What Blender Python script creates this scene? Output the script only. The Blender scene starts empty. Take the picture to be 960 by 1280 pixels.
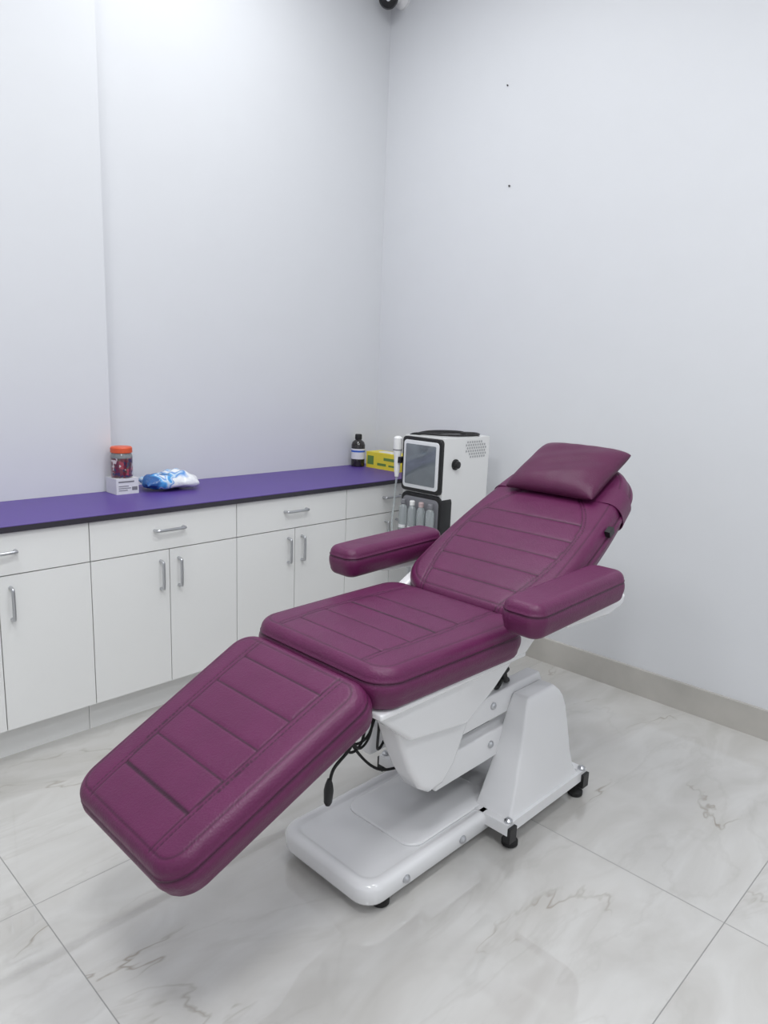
import bpy, bmesh, math, random
from mathutils import Vector, Matrix
random.seed(4)
sc=bpy.context.scene
try:
    sc.view_settings.view_transform='Standard'
except Exception: pass
COL=bpy.context.collection
# ------------------------------------------------------------ materials
MATS={}
def new_mat(name):
    m=bpy.data.materials.new(name);m.use_nodes=True
    nt=m.node_tree;b=nt.nodes['Principled BSDF'];MATS[name]=m
    return m,nt,b
def noise_bump(nt,b,scale,strength,dist=.002,detail=3):
    tc=nt.nodes.new('ShaderNodeTexCoord');n=nt.nodes.new('ShaderNodeTexNoise');n.inputs['Scale'].default_value=scale;n.inputs['Detail'].default_value=detail
    bp=nt.nodes.new('ShaderNodeBump');bp.inputs['Strength'].default_value=strength;bp.inputs['Distance'].default_value=dist
    nt.links.new(tc.outputs['Object'],n.inputs['Vector']);nt.links.new(n.outputs['Fac'],bp.inputs['Height']);nt.links.new(bp.outputs['Normal'],b.inputs['Normal'])
    return tc,n
def mat(name,col,rough=.5,metal=0,coat=0,bump=None,var=.04,emit=0,trans=0,scale=6,detail=2):
    m,nt,b=new_mat(name)
    tc=nt.nodes.new('ShaderNodeTexCoord');n=nt.nodes.new('ShaderNodeTexNoise');n.inputs['Scale'].default_value=scale;n.inputs['Detail'].default_value=detail
    nt.links.new(tc.outputs['Object'],n.inputs['Vector'])
    r=nt.nodes.new('ShaderNodeMix');r.data_type='RGBA'
    r.inputs[6].default_value=(*[c*(1-var) for c in col],1);r.inputs[7].default_value=(*[min(1,c*(1+var)) for c in col],1)
    nt.links.new(n.outputs['Fac'],r.inputs[0]);nt.links.new(r.outputs[2],b.inputs['Base Color'])
    b.inputs['Roughness'].default_value=rough;b.inputs['Metallic'].default_value=metal
    b.inputs['Coat Weight'].default_value=coat;b.inputs['Transmission Weight'].default_value=trans
    if bump: noise_bump(nt,b,*bump)
    return m
M_wall=mat('wall_paint',(.70,.71,.73),.5,bump=(3.0,.25,.01,4),var=.012)
M_ceil=mat('ceiling_paint',(.8,.8,.8),.7,var=.01)
M_base=mat('skirting_marble',(.48,.46,.425),.10,var=.45,scale=2.5,detail=8)
M_lam=mat('white_laminate',(.82,.82,.805),.32,var=.01)
M_lamb=mat('white_laminate_body',(.62,.62,.60),.5,var=.01)
M_top=mat('violet_laminate',(.090,.046,.265),.42,var=.05)
M_dark=mat('black_edge',(.035,.032,.042),.35)
M_chr=mat('brushed_steel',(.55,.56,.58),.28,metal=1)
M_white=mat('white_enamel',(.82,.82,.83),.16,coat=.4,var=.008)
M_wpl=mat('white_plastic',(.82,.82,.81),.35,var=.01)
M_blk=mat('black_plastic',(.01,.01,.011),.4)
M_nail=mat('dull_nail_metal',(.08,.08,.085),.5)
M_rub=mat('black_rubber',(.012,.012,.012),.7)
M_scr=mat('dark_screen',(.15,.17,.19),.06,coat=.8,var=.3,scale=9)
M_silver=mat('silver_plastic',(.72,.73,.75),.3)
M_orange=mat('orange_plastic',(.72,.105,.035),.4)
M_yellow=mat('yellow_card',(.80,.66,.05),.5)
M_green=mat('green_print',(.13,.25,.06),.5)
M_blue=mat('blue_print',(.03,.12,.55),.35)
M_amber=mat('dark_brown_bottle',(.012,.008,.008),.12,coat=.5)
M_card=mat('white_card',(.72,.72,.74),.55)
M_grey=mat('grey_print',(.20,.20,.22),.5)
M_frost=mat('frosted_plastic',(.72,.77,.78),.10,trans=.7)
M_pale=mat('pale_pink_cap',(.5,.38,.38),.4)
def sweets():
    m,nt,b=new_mat('wrapped_sweets');N=nt.nodes;Lk=nt.links
    tc=N.new('ShaderNodeTexCoord');v=N.new('ShaderNodeTexVoronoi');v.inputs['Scale'].default_value=85;Lk.new(tc.outputs['Object'],v.inputs['Vector'])
    s=N.new('ShaderNodeSeparateColor');Lk.new(v.outputs['Color'],s.inputs[0])
    cr=N.new('ShaderNodeValToRGB');cr.color_ramp.interpolation='CONSTANT';e=cr.color_ramp.elements
    e[0].color=(.15,.02,.04,1);e[1].position=.26;e[1].color=(.04,.03,.08,1)
    for p,c in ((.44,(.36,.04,.07,1)),(.58,(.62,.55,.55,1)),(.74,(.10,.05,.05,1))):
        k=e.new(p);k.color=c
    Lk.new(s.outputs[0],cr.inputs[0]);Lk.new(cr.outputs[0],b.inputs['Base Color']);b.inputs['Roughness'].default_value=.15;b.inputs['Coat Weight'].default_value=1
    return m
M_jar=sweets()
def leather(name,col,rough=.42):
    m,nt,b=new_mat(name);N=nt.nodes;Lk=nt.links
    tc=N.new('ShaderNodeTexCoord')
    n=N.new('ShaderNodeTexNoise');n.inputs['Scale'].default_value=9;n.inputs['Detail'].default_value=6
    Lk.new(tc.outputs['Object'],n.inputs['Vector'])
    mx=N.new('ShaderNodeMix');mx.data_type='RGBA'
    mx.inputs[6].default_value=(*[c*.84 for c in col],1);mx.inputs[7].default_value=(*[c*1.16 for c in col],1)
    Lk.new(n.outputs['Fac'],mx.inputs[0])
    at=N.new('ShaderNodeAttribute');at.attribute_name='seam'
    m2=N.new('ShaderNodeMix');m2.data_type='RGBA';m2.inputs[7].default_value=(*[c*.22 for c in col],1)
    Lk.new(at.outputs['Fac'],m2.inputs[0]);Lk.new(mx.outputs[2],m2.inputs[6]);Lk.new(m2.outputs[2],b.inputs['Base Color'])
    b.inputs['Roughness'].default_value=rough;b.inputs['Specular IOR Level'].default_value=.42
    v=N.new('ShaderNodeTexVoronoi');v.inputs['Scale'].default_value=200;Lk.new(tc.outputs['Object'],v.inputs['Vector'])
    n2=N.new('ShaderNodeTexNoise');n2.inputs['Scale'].default_value=12;n2.inputs['Detail'].default_value=5;n2.inputs['Distortion'].default_value=.5;Lk.new(tc.outputs['Object'],n2.inputs['Vector'])
    ad=N.new('ShaderNodeMath');ad.operation='MULTIPLY_ADD';ad.inputs[1].default_value=.18
    Lk.new(v.outputs['Distance'],ad.inputs[0]);Lk.new(n2.outputs['Fac'],ad.inputs[2])
    bp=N.new('ShaderNodeBump');bp.inputs['Strength'].default_value=.45;bp.inputs['Distance'].default_value=.005
    Lk.new(ad.outputs[0],bp.inputs['Height']);Lk.new(bp.outputs['Normal'],b.inputs['Normal'])
    return m
M_lea=leather('plum_leather',(.112,.0140,.068))
M_lea2=leather('plum_leather_pillow',(.090,.0115,.052),.45)
def floor_mat():
    m,nt,b=new_mat('marble_tile');N=nt.nodes;Lk=nt.links
    def math_(op,a,bb=None,c=None):
        x=N.new('ShaderNodeMath');x.operation=op
        for i,v in enumerate((a,bb,c)):
            if v is None: continue
            if isinstance(v,(int,float)): x.inputs[i].default_value=v
            else: Lk.new(v,x.inputs[i])
        return x.outputs[0]
    tc=N.new('ShaderNodeTexCoord');sp=N.new('ShaderNodeSeparateXYZ');Lk.new(tc.outputs['Object'],sp.inputs[0])
    S=1.32
    u=math_('DIVIDE',math_('ADD',sp.outputs[0],2.517+S*4),S);v=math_('DIVIDE',math_('ADD',sp.outputs[1],1.275+S*4),S)
    fu=math_('FRACT',u);fv=math_('FRACT',v)
    du=math_('MINIMUM',fu,math_('SUBTRACT',1.0,fu));dv=math_('MINIMUM',fv,math_('SUBTRACT',1.0,fv))
    dd=math_('MINIMUM',du,dv)
    gr=math_('LESS_THAN',dd,.0011)
    cmb=N.new('ShaderNodeCombineXYZ');Lk.new(math_('FLOOR',u),cmb.inputs[0]);Lk.new(math_('FLOOR',v),cmb.inputs[1])
    wn=N.new('ShaderNodeTexWhiteNoise');Lk.new(cmb.outputs[0],wn.inputs['Vector'])
    sc_=N.new('ShaderNodeVectorMath');sc_.operation='SCALE';sc_.inputs['Scale'].default_value=11;Lk.new(wn.outputs['Color'],sc_.inputs[0])
    ad=N.new('ShaderNodeVectorMath');ad.operation='ADD';Lk.new(tc.outputs['Object'],ad.inputs[0]);Lk.new(sc_.outputs[0],ad.inputs[1])
    mp=N.new('ShaderNodeMapping');mp.inputs['Rotation'].default_value=(0,0,.5);mp.inputs['Scale'].default_value=(.7,1.9,1);Lk.new(ad.outputs[0],mp.inputs['Vector'])
    def vein(scale,width,detail,dist):
        n=N.new('ShaderNodeTexNoise');n.inputs['Scale'].default_value=scale;n.inputs['Detail'].default_value=detail;n.inputs['Roughness'].default_value=.55;n.inputs['Distortion'].default_value=dist
        Lk.new(mp.outputs[0],n.inputs['Vector'])
        a=math_('ABSOLUTE',math_('SUBTRACT',n.outputs['Fac'],.5))
        r=N.new('ShaderNodeMapRange');r.inputs['From Min'].default_value=0;r.inputs['From Max'].default_value=width;r.inputs['To Min'].default_value=1;r.inputs['To Max'].default_value=0
        Lk.new(a,r.inputs['Value']);return r.outputs[0]
    mk=N.new('ShaderNodeTexNoise');mk.inputs['Scale'].default_value=2.8;mk.inputs['Detail'].default_value=2;Lk.new(mp.outputs[0],mk.inputs['Vector'])
    mr=N.new('ShaderNodeMapRange');mr.inputs['From Min'].default_value=.56;mr.inputs['From Max'].default_value=.70;Lk.new(mk.outputs['Fac'],mr.inputs['Value'])
    v1=math_('MULTIPLY',math_('MULTIPLY',vein(1.4,.008,5,.25),mr.outputs[0]),.70)
    v3=math_('MULTIPLY',math_('MULTIPLY',vein(1.4,.07,5,.25),mr.outputs[0]),.20)
    v2=math_('MULTIPLY',vein(1.4,.018,6,.6),.16)
    cl=N.new('ShaderNodeTexNoise');cl.inputs['Scale'].default_value=3.4;cl.inputs['Detail'].default_value=8;cl.inputs['Distortion'].default_value=1.2;Lk.new(mp.outputs[0],cl.inputs['Vector'])
    cr=N.new('ShaderNodeValToRGB');e=cr.color_ramp.elements
    e[0].position=.32;e[0].color=(.52,.505,.48,1);e[1].position=.66;e[1].color=(.61,.60,.58,1);Lk.new(cl.outputs['Fac'],cr.inputs[0])
    def mixc(fac,prev,col):
        a=N.new('ShaderNodeMix');a.data_type='RGBA';Lk.new(fac,a.inputs[0]);Lk.new(prev,a.inputs[6]);a.inputs[7].default_value=(*col,1);return a.outputs[2]
    c=mixc(v2,cr.outputs[0],(.38,.36,.33));c=mixc(v3,c,(.40,.36,.30));c=mixc(v1,c,(.23,.19,.14));c=mixc(gr,c,(.28,.275,.265))
    Lk.new(c,b.inputs['Base Color'])
    Lk.new(math_('MULTIPLY_ADD',gr,.4,.03),b.inputs['Roughness'])
    b.inputs['IOR'].default_value=1.85
    return m
M_floor=floor_mat()
# ------------------------------------------------------------ mesh helpers
OFF=Vector((0,0,0))
T=Matrix.Translation
def finish(bm,name,m,parent=None,angle=35,mx=None):
    if mx is not None: bm.transform(mx)
    bmesh.ops.translate(bm,verts=bm.verts,vec=-OFF)
    bmesh.ops.recalc_face_normals(bm,faces=bm.faces)
    me=bpy.data.meshes.new(name);bm.to_mesh(me);bm.free()
    for p in me.polygons:p.use_smooth=True
    me.set_sharp_from_angle(angle=math.radians(angle))
    me.materials.append(m)
    o=bpy.data.objects.new(name,me);COL.objects.link(o)
    if parent is not None:o.parent=parent
    return o
def bev(bm,w,seg=3,ang=25):
    if w<=0:return
    es=[e for e in bm.edges if len(e.link_faces)==2 and e.calc_face_angle(0)>math.radians(ang)]
    bmesh.ops.bevel(bm,geom=es,offset=w,segments=seg,profile=.5,affect='EDGES',clamp_overlap=True)
def add_box(bm,a,b):
    vs=[bm.verts.new((x,y,z)) for x in (a[0],b[0]) for y in (a[1],b[1]) for z in (a[2],b[2])]
    for f in ((0,1,3,2),(4,6,7,5),(0,4,5,1),(2,3,7,6),(0,2,6,4),(1,5,7,3)): bm.faces.new([vs[i] for i in f])
def box(name,a,b,m,parent=None,w=.003,seg=2,mx=None):
    bm=bmesh.new();add_box(bm,a,b);bev(bm,w,seg);return finish(bm,name,m,parent,mx=mx)
def prism(name,prof,d0,d1,m,parent=None,axis='y',w=.01,seg=3,mx=None,ang=25):
    bm=bmesh.new()
    def pt(p,d):
        if axis=='y':return (p[0],d,p[1])
        if axis=='z':return (p[0],p[1],d)
        return (d,p[0],p[1])
    A=[bm.verts.new(pt(p,d0)) for p in prof];B=[bm.verts.new(pt(p,d1)) for p in prof]
    bm.faces.new(A);bm.faces.new(B[::-1]);n=len(prof)
    for i in range(n): bm.faces.new((A[i],B[i],B[(i+1)%n],A[(i+1)%n]))
    bmesh.ops.recalc_face_normals(bm,faces=bm.faces)
    bev(bm,w,seg,ang);return finish(bm,name,m,parent,mx=mx)
def rrect(x0,x1,y0,y1,r,n=6):
    out=[]
    for cx,cy,s in ((x1-r,y1-r,0),(x0+r,y1-r,1),(x0+r,y0+r,2),(x1-r,y0+r,3)):
        for i in range(n+1):
            t=(s+i/n)*math.pi/2;out.append((cx+r*math.cos(t),cy+r*math.sin(t)))
    return out
def lathe(name,prof,c,m,parent=None,axis='z',seg=32,d=None):
    bm=bmesh.new();rings=[]
    for r,h in prof:
        rings.append([bm.verts.new((r*math.cos(2*math.pi*i/seg),r*math.sin(2*math.pi*i/seg),h)) for i in range(seg)])
    for a,b in zip(rings,rings[1:]):
        for i in range(seg):bm.faces.new((a[i],a[(i+1)%seg],b[(i+1)%seg],b[i]))
    bm.faces.new(rings[0][::-1]);bm.faces.new(rings[-1])
    if d is None: d={'z':(0,0,1),'y':(0,-1,0),'x':(-1,0,0)}[axis]
    R=Vector(d).to_track_quat('Z','Y').to_matrix().to_4x4()
    return finish(bm,name,m,parent,mx=T(c)@R)
def smooth_pts(pts,n=8):
    P=[Vector(p) for p in pts];P=[P[0]*2-P[1]]+P+[P[-1]*2-P[-2]];out=[]
    for i in range(1,len(P)-2):
        a,b,c,d=P[i-1:i+3]
        for k in range(n):
            t=k/n;out.append(.5*((2*b)+(c-a)*t+(2*a-5*b+4*c-d)*t*t+(3*b-a-3*c+d)*t**3))
    out.append(P[-2]);return out
def tube(name,pts,r,m,parent=None,sm=True,seg=10,mx=None,n=8):
    P=smooth_pts(pts,n) if sm else [Vector(p) for p in pts]
    bm=bmesh.new();rings=[];up=None
    for i,p in enumerate(P):
        t=(P[min(i+1,len(P)-1)]-P[max(i-1,0)]).normalized()
        if up is None: up=t.orthogonal().normalized()
        up=(up-t*up.dot(t)).normalized();s=t.cross(up)
        rings.append([bm.verts.new(p+(up*math.cos(a)+s*math.sin(a))*r) for a in [2*math.pi*k/seg for k in range(seg)]])
    for a,b in zip(rings,rings[1:]):
        for i in range(seg):bm.faces.new((a[i],a[(i+1)%seg],b[(i+1)%seg],b[i]))
    bm.faces.new(rings[0][::-1]);bm.faces.new(rings[-1])
    return finish(bm,name,m,parent,angle=50,mx=mx)
def root(name,loc,label,cat,group=None):
    global OFF
    e=bpy.data.objects.new(name,None);e.empty_display_size=.1;e.location=loc;COL.objects.link(e)
    e['label']=label;e['category']=cat
    if group:e['group']=group
    OFF=Vector(loc);return e
def struct(o):o['kind']='structure';return o
def cushion(name,L,wfun,t,R,r,m,parent,mx,longs=None,cross=None,crown=.008,edge=.022,bulge=.006,step=.0045):
    if not callable(wfun): wf=lambda s:wfun
    else: wf=wfun
    W=max(wf(i/20) for i in range(21))
    bord=[0,.0012,.003,.0055,.009,.013,.0175,.022,.027]
    bord=[x for x in bord if x<r*1.4]
    def axis(a,b):
        n=max(2,int((b-a-2*bord[-1])/step));mid=[a+bord[-1]+(b-a-2*bord[-1])*i/n for i in range(n+1)]
        return [a+x for x in bord[:-1]]+mid+[b-x for x in bord[:-1]][::-1]
    xs=axis(0,L);ys=axis(-W,W);hx=L/2;hy=W
    def plan(x,y):
        cx=x-hx;qx=max(-(hx-R),min(hx-R,cx));qy=max(-(hy-R),min(hy-R,y));dx=cx-qx;dy=y-qy
        l=math.hypot(dx,dy)
        if l>1e-9:
            k=max(abs(dx),abs(dy))/l;dx*=k;dy*=k
        return qx+dx+hx,qy+dy
    def sd(x,y):
        qx=abs(x-hx)-(hx-R);qy=abs(y)-(hy-R)
        return -(math.hypot(max(qx,0),max(qy,0))+min(max(qx,qy),0)-R)
    def ws(x): return wf(x/L)/W
    bm=bmesh.new();lay=bm.verts.layers.float.new('seam')
    grid=[]
    def g(d,depth,sig): return -depth*math.exp(-(d/sig)**2)-.22*depth*math.exp(-(d/(sig*4.5))**2)
    for x in xs:
        row=[]
        for y in ys:
            px,py=plan(x,y);e=max(0,sd(px,py))
            z=0 if e>=r else -r+math.sqrt(max(0,r*r-(r-e)**2))
            z+=crown*(1-((px-hx)/hx)**4)*(1-(py/hy)**4)-crown
            sm=0;fy=py*ws(px)
            if longs:
                a,xa,xb,gap=longs
                la=(a(px/L) if callable(a) else a)
                for off in (0,gap):
                    d=abs(abs(fy)-(la+off))
                    if xa<=px<=xb:
                        z+=g(d,.0017,.0028)
                        if d<.0024: sm=max(sm,(.8 if (px*90)%1<.62 else .2) if off>0 else .7)
                for cxx in (cross or []):
                    if abs(fy)<la:
                        d=abs(px-cxx);z+=g(d,.0028,.0032)
                        if d<.0024: sm=max(sm,.9)
            if edge and e>r*.3:
                d=abs(e-edge);z+=-.0016*math.exp(-(d/.0035)**2)
                if d<.0022: sm=max(sm,.6)
            v=bm.verts.new((px,py*ws(px),z));v[lay]=sm;row.append(v)
        grid.append(row)
    for i in range(len(xs)-1):
        for j in range(len(ys)-1):
            bm.faces.new((grid[i][j],grid[i+1][j],grid[i+1][j+1],grid[i][j+1]))
    nx,ny=len(xs),len(ys)
    ring=[grid[i][0] for i in range(nx)]+[grid[nx-1][j] for j in range(1,ny)]+[grid[i][ny-1] for i in range(nx-2,-1,-1)]+[grid[0][j] for j in range(ny-2,0,-1)]
    nrm=[];n=len(ring)
    for i in range(n):
        a=ring[i-1].co;b=ring[(i+1)%n].co;d=Vector((b.x-a.x,b.y-a.y,0)).normalized();nrm.append(Vector((d.y,-d.x,0)))
    prof=[(.0022,-r-crown-.0015,.5),(.0022,-r-crown-.004,.5),(.0004,-r-crown-.006,.75)];H=t-2*r
    for k in range(2,9):
        s=k/8;prof.append((bulge*math.sin(math.pi*s),-r-crown-H*s,0))
    for k in range(1,6):
        an=k/5*math.pi/2;prof.append((-r*(1-math.cos(an)),-t+r-crown-r*math.sin(an),0))
    prev=ring
    for off,z,s in prof:
        cur=[]
        for v,nn in zip(ring,nrm):
            w=bm.verts.new((v.co.x+nn.x*off,v.co.y+nn.y*off,z));w[lay]=s;cur.append(w)
        for i in range(n): bm.faces.new((prev[i],cur[i],cur[(i+1)%n],prev[(i+1)%n]))
        prev=cur
    bm.faces.new(prev)
    return finish(bm,name,m,parent,angle=60,mx=mx)
# ------------------------------------------------------------ room
XW,YW,H=-4.9,-4.9,3.52
TX=-1.70
struct(box('floor',(XW-.1,YW-.1,-.1),(.1,.1,0),M_floor,w=0))
struct(box('ceiling',(XW-.1,YW-.1,H),(.1,.1,H+.1),M_ceil,w=0))
struct(box('wall_north',(XW-.1,0,0),(.1,.1,H),M_wall,w=0))
struct(box('wall_east',(0,YW-.1,0),(.1,0,H),M_wall,w=0))
struct(box('wall_south',(XW-.1,YW-.1,0),(0,YW,H),M_wall,w=0))
struct(box('wall_west',(XW-.1,YW,0),(XW,0,H),M_wall,w=0))
struct(box('trim_1',(XW,-.08,0),(TX,0,H),M_wall,w=0))
struct(box('baseboard_east',(-.018,YW,0),(0,-.60,.125),M_base,w=.003))
for y,z,r in ((-.81,2.80,.0035),(-.86,2.34,.0045)):
    o=root('wall_nail',(0,y,z),'small dark nail stuck in the white wall','nail');lathe('nail_head',[(r,0),(r,.006),(r*.6,.009)],(0,y,z),M_nail,o,axis='x',seg=12)
# ------------------------------------------------------------ cabinets
CT=.875;TH=.022;CF=-.505
def handle_h(name,cx,z,L,parent,vert=False):
    y=CF-.018
    if vert: pts=[(cx,y,z-L/2),(cx,y-.020,z-L/2+.003),(cx,y-.026,z-L/2+.014),(cx,y-.026,z+L/2-.014),(cx,y-.020,z+L/2-.003),(cx,y,z+L/2)]
    else: pts=[(cx-L/2,y,z),(cx-L/2+.003,y-.020,z),(cx-L/2+.014,y-.026,z),(cx+L/2-.014,y-.026,z),(cx+L/2-.003,y-.020,z),(cx+L/2,y,z)]
    return tube(name,pts,.0062,M_chr,parent,n=4)
UW=.6425
def cabinet(x0):
    r=root('base_cabinet',(x0+UW/2,-.29,0),'white laminate base cabinet with one drawer over two doors','cabinet','white base cabinets under the violet counter')
    zt=CT-TH-.001
    box('body',(x0+.001,CF,.13),(x0+UW-.001,-.085,zt),M_lamb,r,w=.001)
    box('plinth',(x0+.001,CF+.055,0),(x0+UW-.001,-.10,.13),M_lam,r,w=.001)
    d=box('drawer',(x0+.002,CF-.018,.703),(x0+UW-.002,CF-.0005,zt-.003),M_lam,r,w=.0015)
    handle_h('handle',x0+UW/2,.785,.125,d)
    for s in (0,1):
        a=x0+.002+s*UW/2;b=x0+UW/2-.0015+s*UW/2
        dd=box('door',(a,CF-.018,.135),(b,CF-.0005,.699),M_lam,r,w=.0015)
        handle_h('handle',x0+UW/2+(.04 if s else -.04),.60,.115,dd,True)
for i in range(5): cabinet(-.075-UW*(i+1))
OFF=Vector((0,0,0))
xl=-.075-UW*5
o=box('cabinet_filler',(-.0745,CF-.002,0),(-.002,-.085,CT-TH-.001),M_lam,None,w=.001)
o['label']='narrow white laminate filler panel closing the gap to the wall';o['category']='panel'
ct=root('countertop',(-1.6,-.27,CT-TH),'continuous violet laminate countertop with a dark front edge','countertop')
out=[(xl-.02,CF-.029),(-.002,CF-.029),(-.002,-.002),(TX+.002,-.002),(TX+.002,-.082),(xl-.02,-.082)]
prism('worktop',out,CT-TH,CT,M_top,ct,axis='z',w=.001,seg=1)
box('edge_band',(xl-.02,CF-.032,CT-TH),(-.002,CF-.0285,CT-.0025),M_dark,ct,w=.0008)
# ------------------------------------------------------------ chair
YC=-1.745
ch=root('treatment_chair',(-1.45,YC,0),'reclined plum leather treatment chair on a white lifting base','chair')
seat=cushion('seat',.60,lambda s:.262+.014*s,.112,.075,.030,M_lea,ch,T((-1.965,YC+.003,.752)),longs=(lambda s:.156+.012*math.sin(math.pi*s),.03,.60,.012),cross=[.10,.20,.30,.40],edge=.028)
TB=math.radians(27.5)
MB=T((-1.385,YC,.750))@Matrix.Rotation(-TB,4,'Y')
BL=.835
def bw(s): return .266+.085*s*(1-s)-.060*s*s
back=cushion('backrest',BL,bw,.108,.14,.034,M_lea,ch,MB,longs=(lambda s:.140+.068*math.sin(math.pi*min(1,s*1.25))-1.2*max(0,s-.5)**2,0,.66,.012),cross=[.10,.19,.28,.37,.46],edge=.030,bulge=.010)
tg=box('fabric_tag',(.475,-.285,-.042),(.505,-.266,-.020),M_blk,back,w=.002,mx=MB)
tg['label']='small black woven tag'
TL=math.radians(25.6);c,s=math.cos(TL),math.sin(TL)
ML=Matrix(((-c,0,-s,-1.985),(0,-1,0,YC+.004),(-s,0,c,.728),(0,0,0,1)))
leg=cushion('leg_rest',.585,lambda s:.256-.034*s,.108,.070,.030,M_lea,ch,ML,longs=(lambda q:.158-.026*q,.02,.565,.012),cross=[.085,.18,.275,.37,.465],edge=.027)
def strap():
    bm=bmesh.new();x0,x1=.60,.69;rows=[]
    for x in (x0,x1):
        w=bw(x/BL)+.0095
        for th in (0,.0025):
            rows.append([bm.verts.new((x,p[0],p[1])) for p in rrect(-w-th,w+th,-.117-th,-.003+th,.050,8)])
    a,b,c_,d=rows;n=len(a)
    for p,q in ((a,b),(b,d),(d,c_),(c_,a)):
        for i in range(n):bm.faces.new((p[i],p[(i+1)%n],q[(i+1)%n],q[i]))
    return finish(bm,'strap',M_lea,back,mx=MB,angle=50)
strap()
for sgn in (-1,1):
    yy=YC+sgn*.362
    xs0,LL,za=(-1.575,.49,.870) if sgn<0 else (-1.550,.475,.862)
    a=cushion('armrest',LL,.063,.096,.040,.025,M_lea,ch,T((xs0,yy,za))@Matrix.Rotation(math.radians(-1.5),4,'Y'),edge=0,crown=.004,bulge=.004)
    prism('armrest_bracket',[(-1.38,.782),(-1.02,.787),(-1.03,.752),(-1.12,.737),(-1.36,.752)],yy-.03,yy+.03,M_white,a,w=.008)
    tube('bracket_arm',[(-1.08,yy,.772),(-1.08,YC+sgn*.27,.772),(-1.10,YC+sgn*.15,.778)],.016,M_white,a,sm=False)
for sgn in (-1,1):
    y0=YC+sgn*.245
    prism('hinge_plate',[(-1.47,.640),(-1.36,.640),(-1.26,.71),(-1.20,.77),(-1.26,.78),(-1.36,.73),(-1.46,.69)],y0-.02,y0+.02,M_white,ch,w=.008)
prism('back_frame',[(-1.36,.60),(-1.30,.60),(-.82,.855),(-.80,.92),(-.90,.89),(-1.34,.655)],YC-.13,YC+.13,M_white,ch,w=.012)
prism('seat_pan',[(-1.95,.615),(-1.33,.615),(-1.33,.632),(-1.95,.632)],YC-.245,YC+.245,M_white,ch,w=.005)
up_o=[(-1.955,.628),(-1.335,.628),(-1.345,.60),(-1.44,.53),(-1.565,.462),(-1.80,.495),(-1.90,.58)]
prism('lift_cover',up_o,YC-.218,YC-.16,M_white,ch,w=.018,seg=4,ang=15)
prism('lift_cover',up_o,YC+.16,YC+.218,M_white,ch,w=.018,seg=4,ang=15)
prism('lift_block',[(-1.80,.61),(-1.38,.61),(-1.42,.52),(-1.56,.47),(-1.74,.50)],YC-.17,YC+.17,M_white,ch,w=.015)
lo=[(-1.83,.54),(-1.80,.46),(-1.76,.375),(-1.715,.305),(-1.675,.278),(-1.615,.282),(-1.565,.33),(-1.51,.44),(-1.475,.52)]
prism('motor_cover',lo,YC-.185,YC-.10,M_white,ch,w=.018,seg=5,ang=50)
for yy in (YC-.135,YC+.135):
    for (z0,z1,dz) in ((.425,.44,.085),(.295,.31,.095)):
        arm=prism('lift_arm',[(-1.62,z0-dz/2),(-1.10,z1-dz/2-.01),(-1.08,z1),(-1.10,z1+dz/2-.01),(-1.62,z0+dz/2)],yy-.025,yy+.025,M_white,ch,w=.006)
        lathe('bolt',[(.012,0),(.012,.004),(.007,.009)],(-1.36,yy-.025,z0+.008),M_chr,arm,axis='y',seg=20)
box('actuator',(-1.50,YC-.05,.15),(-1.15,YC+.05,.25),M_blk,ch,w=.015)
def tray():
    bm=bmesh.new();x0,x1,y0,y1=-1.915,-1.30,YC-.192,YC+.195
    prof=[(0.004,.035),(0,.042),(-.002,.080),(.003,.091),(.011,.096),(.026,.096),(.034,.091),(.042,.089),(.10,.091)]
    R_=[]
    for ins,z in prof:
        pr=rrect(x0+ins,x1-ins*.2,y0+ins,y1-ins,max(.06-ins*.5,.02),8);R_.append([bm.verts.new((p[0],p[1],z)) for p in pr])
    n=len(R_[0])
    for a,b in zip(R_,R_[1:]):
        for i in range(n):bm.faces.new((a[i],a[(i+1)%n],b[(i+1)%n],b[i]))
    bm.faces.new(R_[0]);bm.faces.new(R_[-1])
    return finish(bm,'base_tray',M_white,ch,angle=60)
tr=tray()
prism('tray_step',rrect(-1.70,-1.30,YC-.15,YC+.14,.05),.088,.098,M_white,tr,axis='z',w=.006)
for bx in (-1.77,-1.52):
    lathe('bolt',[(.013,0),(.013,.004),(.006,.011)],(bx,YC-.1935,.064),M_chr,tr,axis='y',seg=20)
st=box('rear_stand',(-1.405,YC-.275,.06),(-.925,YC+.275,.096),M_white,ch,w=.006,seg=3)
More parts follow.
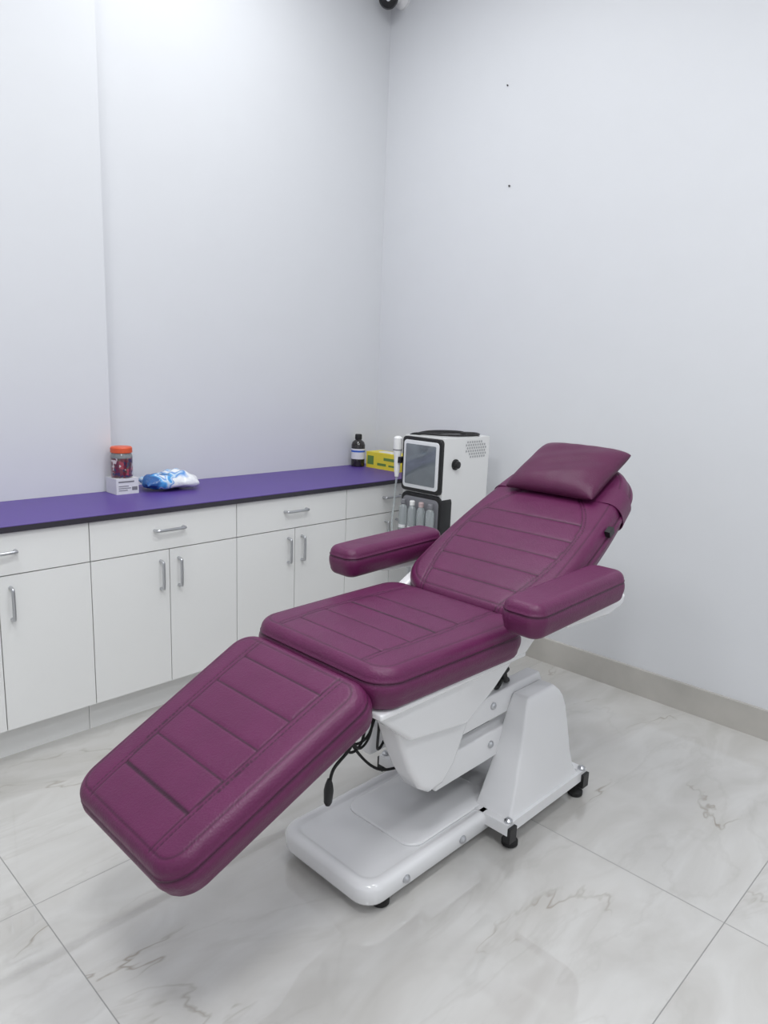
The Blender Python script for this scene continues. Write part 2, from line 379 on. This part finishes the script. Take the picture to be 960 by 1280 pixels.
for sgn in (-1,1):
    def Y(v): return YC+sgn*v
    bm=bmesh.new()
    def q(xa,xb,ya,yb): return [(xa,Y(yb)),(xb,Y(yb)),(xb,Y(ya)),(xa,Y(ya))]
    secs=((q(-1.385,-.945,.13,.266),.09),(q(-1.372,-.975,.132,.262),.105),(q(-1.360,-.997,.135,.259),.135),(q(-1.338,-1.015,.142,.253),.20),(q(-1.312,-1.028,.15,.244),.29),(q(-1.290,-1.040,.154,.236),.36),(q(-1.277,-1.054,.157,.230),.40),(q(-1.268,-1.075,.159,.226),.425),(q(-1.255,-1.105,.16,.221),.447))
    R_=[[bm.verts.new((p[0],p[1],z)) for p in qq] for qq,z in secs]
    for a,b in zip(R_,R_[1:]):
        for i in range(4):bm.faces.new((a[i],a[(i+1)%4],b[(i+1)%4],b[i]))
    bm.faces.new(R_[0]);bm.faces.new(R_[-1])
    bmesh.ops.recalc_face_normals(bm,faces=bm.faces);bev(bm,.008,4,50)
    tw=finish(bm,'side_tower',M_white,st,angle=45)
    for bx in (-1.385,-.942):
        lathe('bolt',[(.013,0),(.013,.006),(.007,.012)],(bx,Y(.264),.096),M_chr,st,seg=20)
        box('tube_end_cap',(bx-.018,min(Y(.26),Y(.285)),.035),(bx+.018,max(Y(.26),Y(.285)),.085),M_blk,st,w=.003)
def foot(x,y,z=.05):
    return lathe('leveling_foot',[(.022,0),(.026,.004),(.026,.016),(.018,.022),(.008,.024),(.008,z)],(x,y,0),M_rub,ch,seg=24)
for sgn in (-1,1):
    foot(-1.83,YC+sgn*.155,.04);foot(-1.355,YC+sgn*.255,.065);foot(-.955,YC+sgn*.255,.065)
# cables
tube('cable',[(-1.80,-1.80,.60),(-1.82,-1.80,.50),(-1.85,-1.78,.42),(-1.885,-1.755,.36),(-1.895,-1.75,.30)],.0048,M_rub,ch)
lathe('cable_plug',[(.007,0),(.012,.01),(.014,.045),(.011,.062),(.006,.078)],(-1.898,-1.75,.255),M_blk,ch,seg=18,d=(.05,0,1))
tube('cable',[(-1.82,-1.86,.60),(-1.81,-1.85,.50),(-1.78,-1.82,.41),(-1.73,-1.80,.42),(-1.72,-1.80,.50)],.004,M_rub,ch)
tube('cable',[(-1.84,-1.76,.60),(-1.87,-1.77,.48),(-1.85,-1.78,.41),(-1.80,-1.78,.43),(-1.76,-1.76,.56)],.004,M_rub,ch)
tube('cable',[(-1.80,-1.70,.56),(-1.83,-1.72,.46),(-1.80,-1.74,.40),(-1.75,-1.75,.41),(-1.70,-1.74,.48)],.004,M_rub,ch)
tube('cable',[(-1.78,-1.80,.56),(-1.81,-1.82,.47),(-1.84,-1.81,.43),(-1.86,-1.80,.47),(-1.83,-1.78,.55)],.0035,M_rub,ch)
tube('cable',[(-1.79,-1.72,.52),(-1.84,-1.73,.50),(-1.85,-1.75,.45),(-1.81,-1.76,.46),(-1.79,-1.77,.53)],.004,M_rub,ch)
tube('cable',[(-1.78,-1.68,.50),(-1.75,-1.66,.40),(-1.70,-1.66,.30),(-1.62,-1.68,.22),(-1.50,-1.70,.20)],.0045,M_rub,ch)
tube('cable',[(-1.37,-1.90,.58),(-1.31,-1.90,.53),(-1.28,-1.89,.49),(-1.24,-1.87,.47),(-1.20,-1.83,.40)],.009,M_rub,ch)
tube('cable',[(-1.40,-1.88,.56),(-1.33,-1.89,.48),(-1.28,-1.88,.51),(-1.23,-1.86,.50),(-1.22,-1.80,.42)],.008,M_rub,ch)
tube('cable',[(-1.34,-1.86,.58),(-1.30,-1.87,.50),(-1.25,-1.87,.51),(-1.26,-1.84,.56)],.006,M_rub,ch)
# pillow
pl=root('head_pillow',(-.75,YC,1.08),'plump plum leather rectangular head pillow lying on the reclined backrest','pillow')
def pillow():
    bm=bmesh.new();lay=bm.verts.layers.float.new('seam');n=44;m=60;g={}
    LX,WY,TZ=.152,.180,.052
    for s in (1,-1):
        for i in range(n+1):
            for j in range(m+1):
                if s==-1 and (i in(0,n) or j in(0,m)):continue
                u=-1+2*i/n;v=-1+2*j/m
                u=math.copysign(1-(1-abs(u))**1.5,u);v=math.copysign(1-(1-abs(v))**1.5,v)
                px=LX*u*(1-.04*(1-v*v)*abs(u)**3);py=WY*v*(1-.03*(1-u*u)*abs(v)**3)
                k=1-.03*(abs(u)*abs(v))**6;px*=k;py*=k
                h=TZ*((1-abs(u)**3.6)*(1-abs(v)**3.6)+1e-9)**.43
                h+=.003*math.sin(9*u+4*v)*(1-u*u)*(1-v*v)+.0018*math.sin(17*v)*abs(u)**2*(1-u*u)*(1-v*v)
                if s<0:h*=.36
                w=bm.verts.new((px,py,s*h));w[lay]=.5 if (i in(0,n) or j in(0,m)) else 0;g[(s,i,j)]=w
    def G(s,i,j):return g.get((s,i,j)) or g[(1,i,j)]
    for s in (1,-1):
        for i in range(n):
            for j in range(m):
                q=[G(s,i,j),G(s,i+1,j),G(s,i+1,j+1),G(s,i,j+1)]
                bm.faces.new(q if s==1 else q[::-1])
    return finish(bm,'pillow_cushion',M_lea2,pl,angle=70,mx=MB@T((.722,0,.021)))
pillow()
# ------------------------------------------------------------ facial machine
mc=root('facial_machine',(-.33,-.83,0),'white facial treatment machine with dark touch screen on a trolley','beauty machine')
X0,X1,Y0,Y1=-.50,-.15,-.95,-.70
box('body',(X0,Y0,.60),(X1,Y1,1.13),M_wpl,mc,w=.02,seg=4)
sb=prism('screen',rrect(Y0+.001,Y1-.001,.862,1.126,.02),X0-.018,X0+.002,M_blk,mc,axis='x',w=.003)
prism('screen_frame',rrect(Y0+.015,Y1-.013,.879,1.110,.018),X0-.022,X0-.015,M_silver,sb,axis='x',w=.002)
prism('display',rrect(Y0+.032,Y1-.028,.897,1.092,.006),X0-.024,X0-.021,M_scr,sb,axis='x',w=.0008)
lathe('knob',[(.026,0),(.026,.006),(.018,.008),(.017,.022),(.013,.024)],(-.415,Y0,1.005),M_blk,mc,axis='y')
bm=bmesh.new()
for i in range(9):
    for j in range(6):
        if i+j<2 or (i>6 and j>4):continue
        cx=-.335+i*.018+(j%2)*.009;cz=1.035+j*.0145
        vs=[bm.verts.new((cx+.0062*math.cos(a),Y0-.0012,cz+.0062*math.sin(a))) for a in [math.pi/6+k*math.pi/3 for k in range(6)]]
        bm.faces.new(vs)
M_vent=mat('vent_grey',(.42,.42,.43),.5)
finish(bm,'vent',M_vent,mc)
tube('carry_handle',[(-.46,-.74,1.122),(-.45,-.745,1.136),(-.38,-.77,1.145),(-.27,-.80,1.143),(-.20,-.82,1.136),(-.19,-.82,1.122)],.008,M_blk,mc)
tube('hose',[(-.49,-.70,1.10),(-.47,-.73,1.135),(-.43,-.88,1.140),(-.34,-.92,1.138),(-.22,-.93,1.138),(-.18,-.86,1.138),(-.30,-.76,1.137),(-.40,-.73,1.137)],.006,M_blk,mc)
rk=prism('bottle_rack',rrect(Y0-.006,Y1+.002,.61,.855,.035),X0-.010,-.43,M_blk,mc,axis='x',w=.004)
prism('rack_panel',rrect(Y0+.010,Y1-.012,.63,.835,.025),X0-.013,X0-.009,M_grey,rk,axis='x',w=.001)
box('rack_shelf',(X0-.065,Y0,.61),(X0-.010,Y1-.002,.628),M_blk,rk,w=.005)
for i in range(4):
    yy=Y0+.036+i*.058
    b=lathe('bottle',[(.019,0),(.021,.004),(.021,.150),(.011,.166)],(X0-.038,yy,.629),M_frost,rk,seg=20)
    lathe('cap',[(.011,0),(.013,.002),(.013,.020),(.010,.024)],(X0-.038,yy,.796),(M_grey,M_pale,M_wpl,M_grey)[i],b,seg=18)
    lathe('label_band',[(.0216,.05),(.0216,.065)],(X0-.038,yy,.629),M_card,b,seg=20)
hp=lathe('handpiece',[(.010,0),(.014,.03),(.017,.10),(.022,.13),(.022,.19),(.012,.20)],(X0-.02,Y1+.03,.92),M_wpl,mc,seg=20)
lathe('handpiece_ring',[(.0225,0),(.0225,.006)],(X0-.02,Y1+.03,1.05),M_grey,hp,seg=20)
box('handpiece_holder',(X0-.03,Y1-.002,.99),(X0,Y1+.022,1.02),M_blk,mc,w=.003)
tube('tube',[(X0-.02,Y1+.03,.92),(X0-.03,Y1+.03,.80),(X0-.06,Y1+.01,.66),(X0-.04,Y1-.03,.50),(X0+.10,Y1-.06,.48)],.005,M_frost,mc)
box('trolley_shelf',(X0-.09,Y0-.01,.575),(X1+.005,Y1+.01,.599),M_wpl,mc,w=.006)
for x in (X0+.03,X1-.03):
    for y in (Y0+.03,Y1-.03): tube('trolley_post',[(x,y,.09),(x,y,.58)],.012,M_chr,mc,sm=False)
box('trolley_base',(X0-.03,Y0,.07),(X1,Y1,.095),M_wpl,mc,w=.006)
for x in (X0+.02,X1-.04):
    for y in (Y0+.03,Y1-.03): lathe('caster',[(.03,-.012),(.033,-.008),(.033,.008),(.03,.012)],(x,y,.033),M_rub,mc,axis='y',seg=20)
# ------------------------------------------------------------ counter items
JX,JY=-1.685,-.142
b=root('carton',(JX,JY,CT),'small white printed carton on the violet counter','box')
box('carton_body',(JX-.05,JY-.048,CT),(JX+.05,JY+.048,CT+.067),M_card,b,w=.0015)
bm=bmesh.new()
for (x0,x1,z0,z1) in ((-.04,0,.015,.018),(-.04,.015,.024,.027),(-.04,.005,.033,.036),(.02,.044,.015,.03),(-.04,.03,.050,.056)):
    add_box(bm,(JX+x0,JY-.0488,CT+z0),(JX+x1,JY-.0479,CT+z1))
finish(bm,'printed_lines',M_grey,b)
j=root('jar',(JX,JY,CT+.067),'jar of colourful sachets with orange lid standing on a carton','jar')
jc=(JX,JY,CT+.067)
lathe('contents',[(.040,.001),(.0445,.006),(.0455,.03),(.0455,.083),(.0455,.085)],jc,M_jar,j)
lathe('jar_shoulder',[(.0455,.085),(.0455,.090),(.042,.102),(.040,.106)],jc,M_frost,j)
lathe('lid',[(.042,.106),(.0450,.108),(.0450,.127),(.041,.132)],jc,M_orange,j)
pk=root('foil_pouch',(-1.50,-.14,CT),'glossy blue and white plastic pouch lying flat on counter','plastic bag')
def pouch_mat():
    m,nt,b=new_mat('pouch_film');N=nt.nodes;Lk=nt.links
    tc=N.new('ShaderNodeTexCoord');n=N.new('ShaderNodeTexNoise');n.inputs['Scale'].default_value=9;n.inputs['Detail'].default_value=1;n.inputs['Distortion'].default_value=1.2
    Lk.new(tc.outputs['Object'],n.inputs['Vector'])
    sp=N.new('ShaderNodeSeparateXYZ');Lk.new(tc.outputs['Object'],sp.inputs[0])
    ma=N.new('ShaderNodeMath');ma.operation='MULTIPLY_ADD';ma.inputs[1].default_value=1.3;Lk.new(sp.outputs[0],ma.inputs[0]);Lk.new(n.outputs['Fac'],ma.inputs[2])
    cr=N.new('ShaderNodeValToRGB');cr.color_ramp.interpolation='LINEAR';e=cr.color_ramp.elements
    e[0].position=.32;e[0].color=(.03,.12,.35,1);e[1].position=.42;e[1].color=(.08,.38,.78,1)
    for p,c_ in ((.47,(.65,.78,.86,1)),(.52,(.05,.25,.65,1)),(.58,(.80,.82,.84,1)),(.75,(.82,.83,.85,1))):
        k=e.new(p);k.color=c_
    Lk.new(ma.outputs[0],cr.inputs[0]);Lk.new(cr.outputs[0],b.inputs['Base Color']);b.inputs['Roughness'].default_value=.15
    noise_bump(nt,b,20,.7,.016);return m
bm=bmesh.new();n=34;g={}
for s in (1,-1):
    for i in range(n+1):
        for k in range(n+1):
            if s==-1 and (i in(0,n) or k in(0,n)):continue
            u=-1+2*i/n;v=-1+2*k/n
            h=.048*((1-u*u)*(1-v*v)+1e-9)**.45*(1+.2*math.sin(5*u+3*v)+.06*math.sin(13*u-7*v))
            g[(s,i,k)]=bm.verts.new((.125*u*(1-.15*v*v*(u>0))+.006*math.sin(5*v),.082*v*(1-.25*u*u*(u>0))+.006*math.sin(6*u),.026+(h if s==1 else -.55*h)+.005*math.sin(8*v+5*u)*(abs(u)**3)))
def G(s,i,k):return g.get((s,i,k)) or g[(1,i,k)]
for s in (1,-1):
    for i in range(n):
        for k in range(n):bm.faces.new((G(s,i,k),G(s,i+1,k),G(s,i+1,k+1),G(s,i,k+1)))
mz=min(v.co.z for v in bm.verts);bmesh.ops.translate(bm,verts=bm.verts,vec=(0,0,-mz))
finish(bm,'pouch_body',pouch_mat(),pk,mx=T((-1.475,-.175,CT))@Matrix.Rotation(math.radians(-14),4,'Z'),angle=80)
bt=root('antiseptic_bottle',(-.21,-.065,CT),'dark brown bottle with black cap and pale printed label','bottle')
c0=(-.21,-.065,CT)
lathe('bottle_body',[(.036,0),(.040,.004),(.040,.125),(.034,.142),(.018,.155),(.017,.160)],c0,M_amber,bt)
lathe('bottle_label',[(.0404,.045),(.0404,.105)],c0,M_card,bt)
lathe('label_stripe',[(.0407,.085),(.0407,.095)],c0,M_blue,bt)
lathe('cap',[(.019,.158),(.020,.160),(.020,.182),(.017,.187)],c0,M_rub,bt)
gb=root('glove_box',(-.13,-.24,CT),'yellow cardboard glove box with dark green print','box')
box('box_body',(-.185,-.375,CT),(-.07,-.110,CT+.092),M_yellow,gb,w=.0015)
bm=bmesh.new()
for (y0,y1,z0,z1) in ((-.36,-.25,.052,.068),(-.36,-.29,.02,.03),(-.27,-.20,.02,.034),(-.17,-.12,.02,.07)):
    add_box(bm,(-.1857,y0,CT+z0),(-.1845,y1,CT+z1))
finish(bm,'printed_panel',M_green,gb)
prism('box_opening',rrect(-.16,-.095,-.31,-.17,.025),CT+.0918,CT+.0932,M_card,gb,axis='z',w=0)
dcx,dcy,dcz=-.115,-.09,3.345
dc=root('security_camera',(0,dcy,dcz+.03),'small white dome security camera with black lens high in corner','camera')
lathe('mount',[(.05,0),(.05,.012),(.03,.03),(.022,.07)],(0,dcy,dcz+.03),M_wpl,dc,axis='x')
prof=[]
for k in range(0,13):
    a=-math.pi/2+k*math.pi/12;prof.append((max(.002,.055*math.cos(a)),.055*math.sin(a)))
dv=Vector((-.62,-.62,-.55)).normalized()
lathe('camera_shell',[p for p in prof if p[1]<.012],(dcx,dcy,dcz),M_wpl,dc,d=dv)
lathe('camera_face',[(.052,.008),(.051,.020),(.042,.034),(.018,.040)],(dcx,dcy,dcz),M_blk,dc,d=dv)
lathe('lens',[(.011,.039),(.011,.043),(.007,.044)],(dcx,dcy,dcz),M_silver,dc,d=dv,seg=24)
# ------------------------------------------------------------ lights
def area(x,y,p,s=.6,z=H-.03,col=(.955,.98,1)):
    l=bpy.data.lights.new('ceiling_light','AREA');l.energy=p;l.shape='SQUARE';l.size=s;l.color=col
    o=bpy.data.objects.new('ceiling_light',l);o.location=(x,y,z);COL.objects.link(o)
for x,y,p,s in ((-1.25,-.88,18.5,.8),(-2.9,-1.5,20,.7),(-1.5,-2.6,20,.5),(-3.0,-2.9,28,.5),(-1.7,-4.2,15,.5),(-3.4,-4.3,17,.5)):
    area(x,y,p,s)
w=bpy.data.worlds.new('w');sc.world=w;w.use_nodes=True;w.node_tree.nodes['Background'].inputs[0].default_value=(.8,.85,.9,1);w.node_tree.nodes['Background'].inputs[1].default_value=.3
# ------------------------------------------------------------ camera
yaw=math.radians(44.0);p=math.radians(11.4);t=math.radians(2.2)
f=Vector((math.cos(yaw)*math.cos(p),math.sin(yaw)*math.cos(p),-math.sin(p)))
r0=Vector((math.sin(yaw),-math.cos(yaw),0));u0=r0.cross(f)
R=r0*math.cos(t)+u0*math.sin(t);U=u0*math.cos(t)-r0*math.sin(t)
cd=bpy.data.cameras.new('camera');cd.sensor_fit='HORIZONTAL';cd.sensor_width=36;cd.lens=36*900/960;cd.clip_start=.05
co=bpy.data.objects.new('camera',cd);COL.objects.link(co)
m3=Matrix((R,U,-f)).transposed().to_4x4();m3.translation=Vector((-3.101,-3.085,1.45));co.matrix_world=m3
sc.camera=co
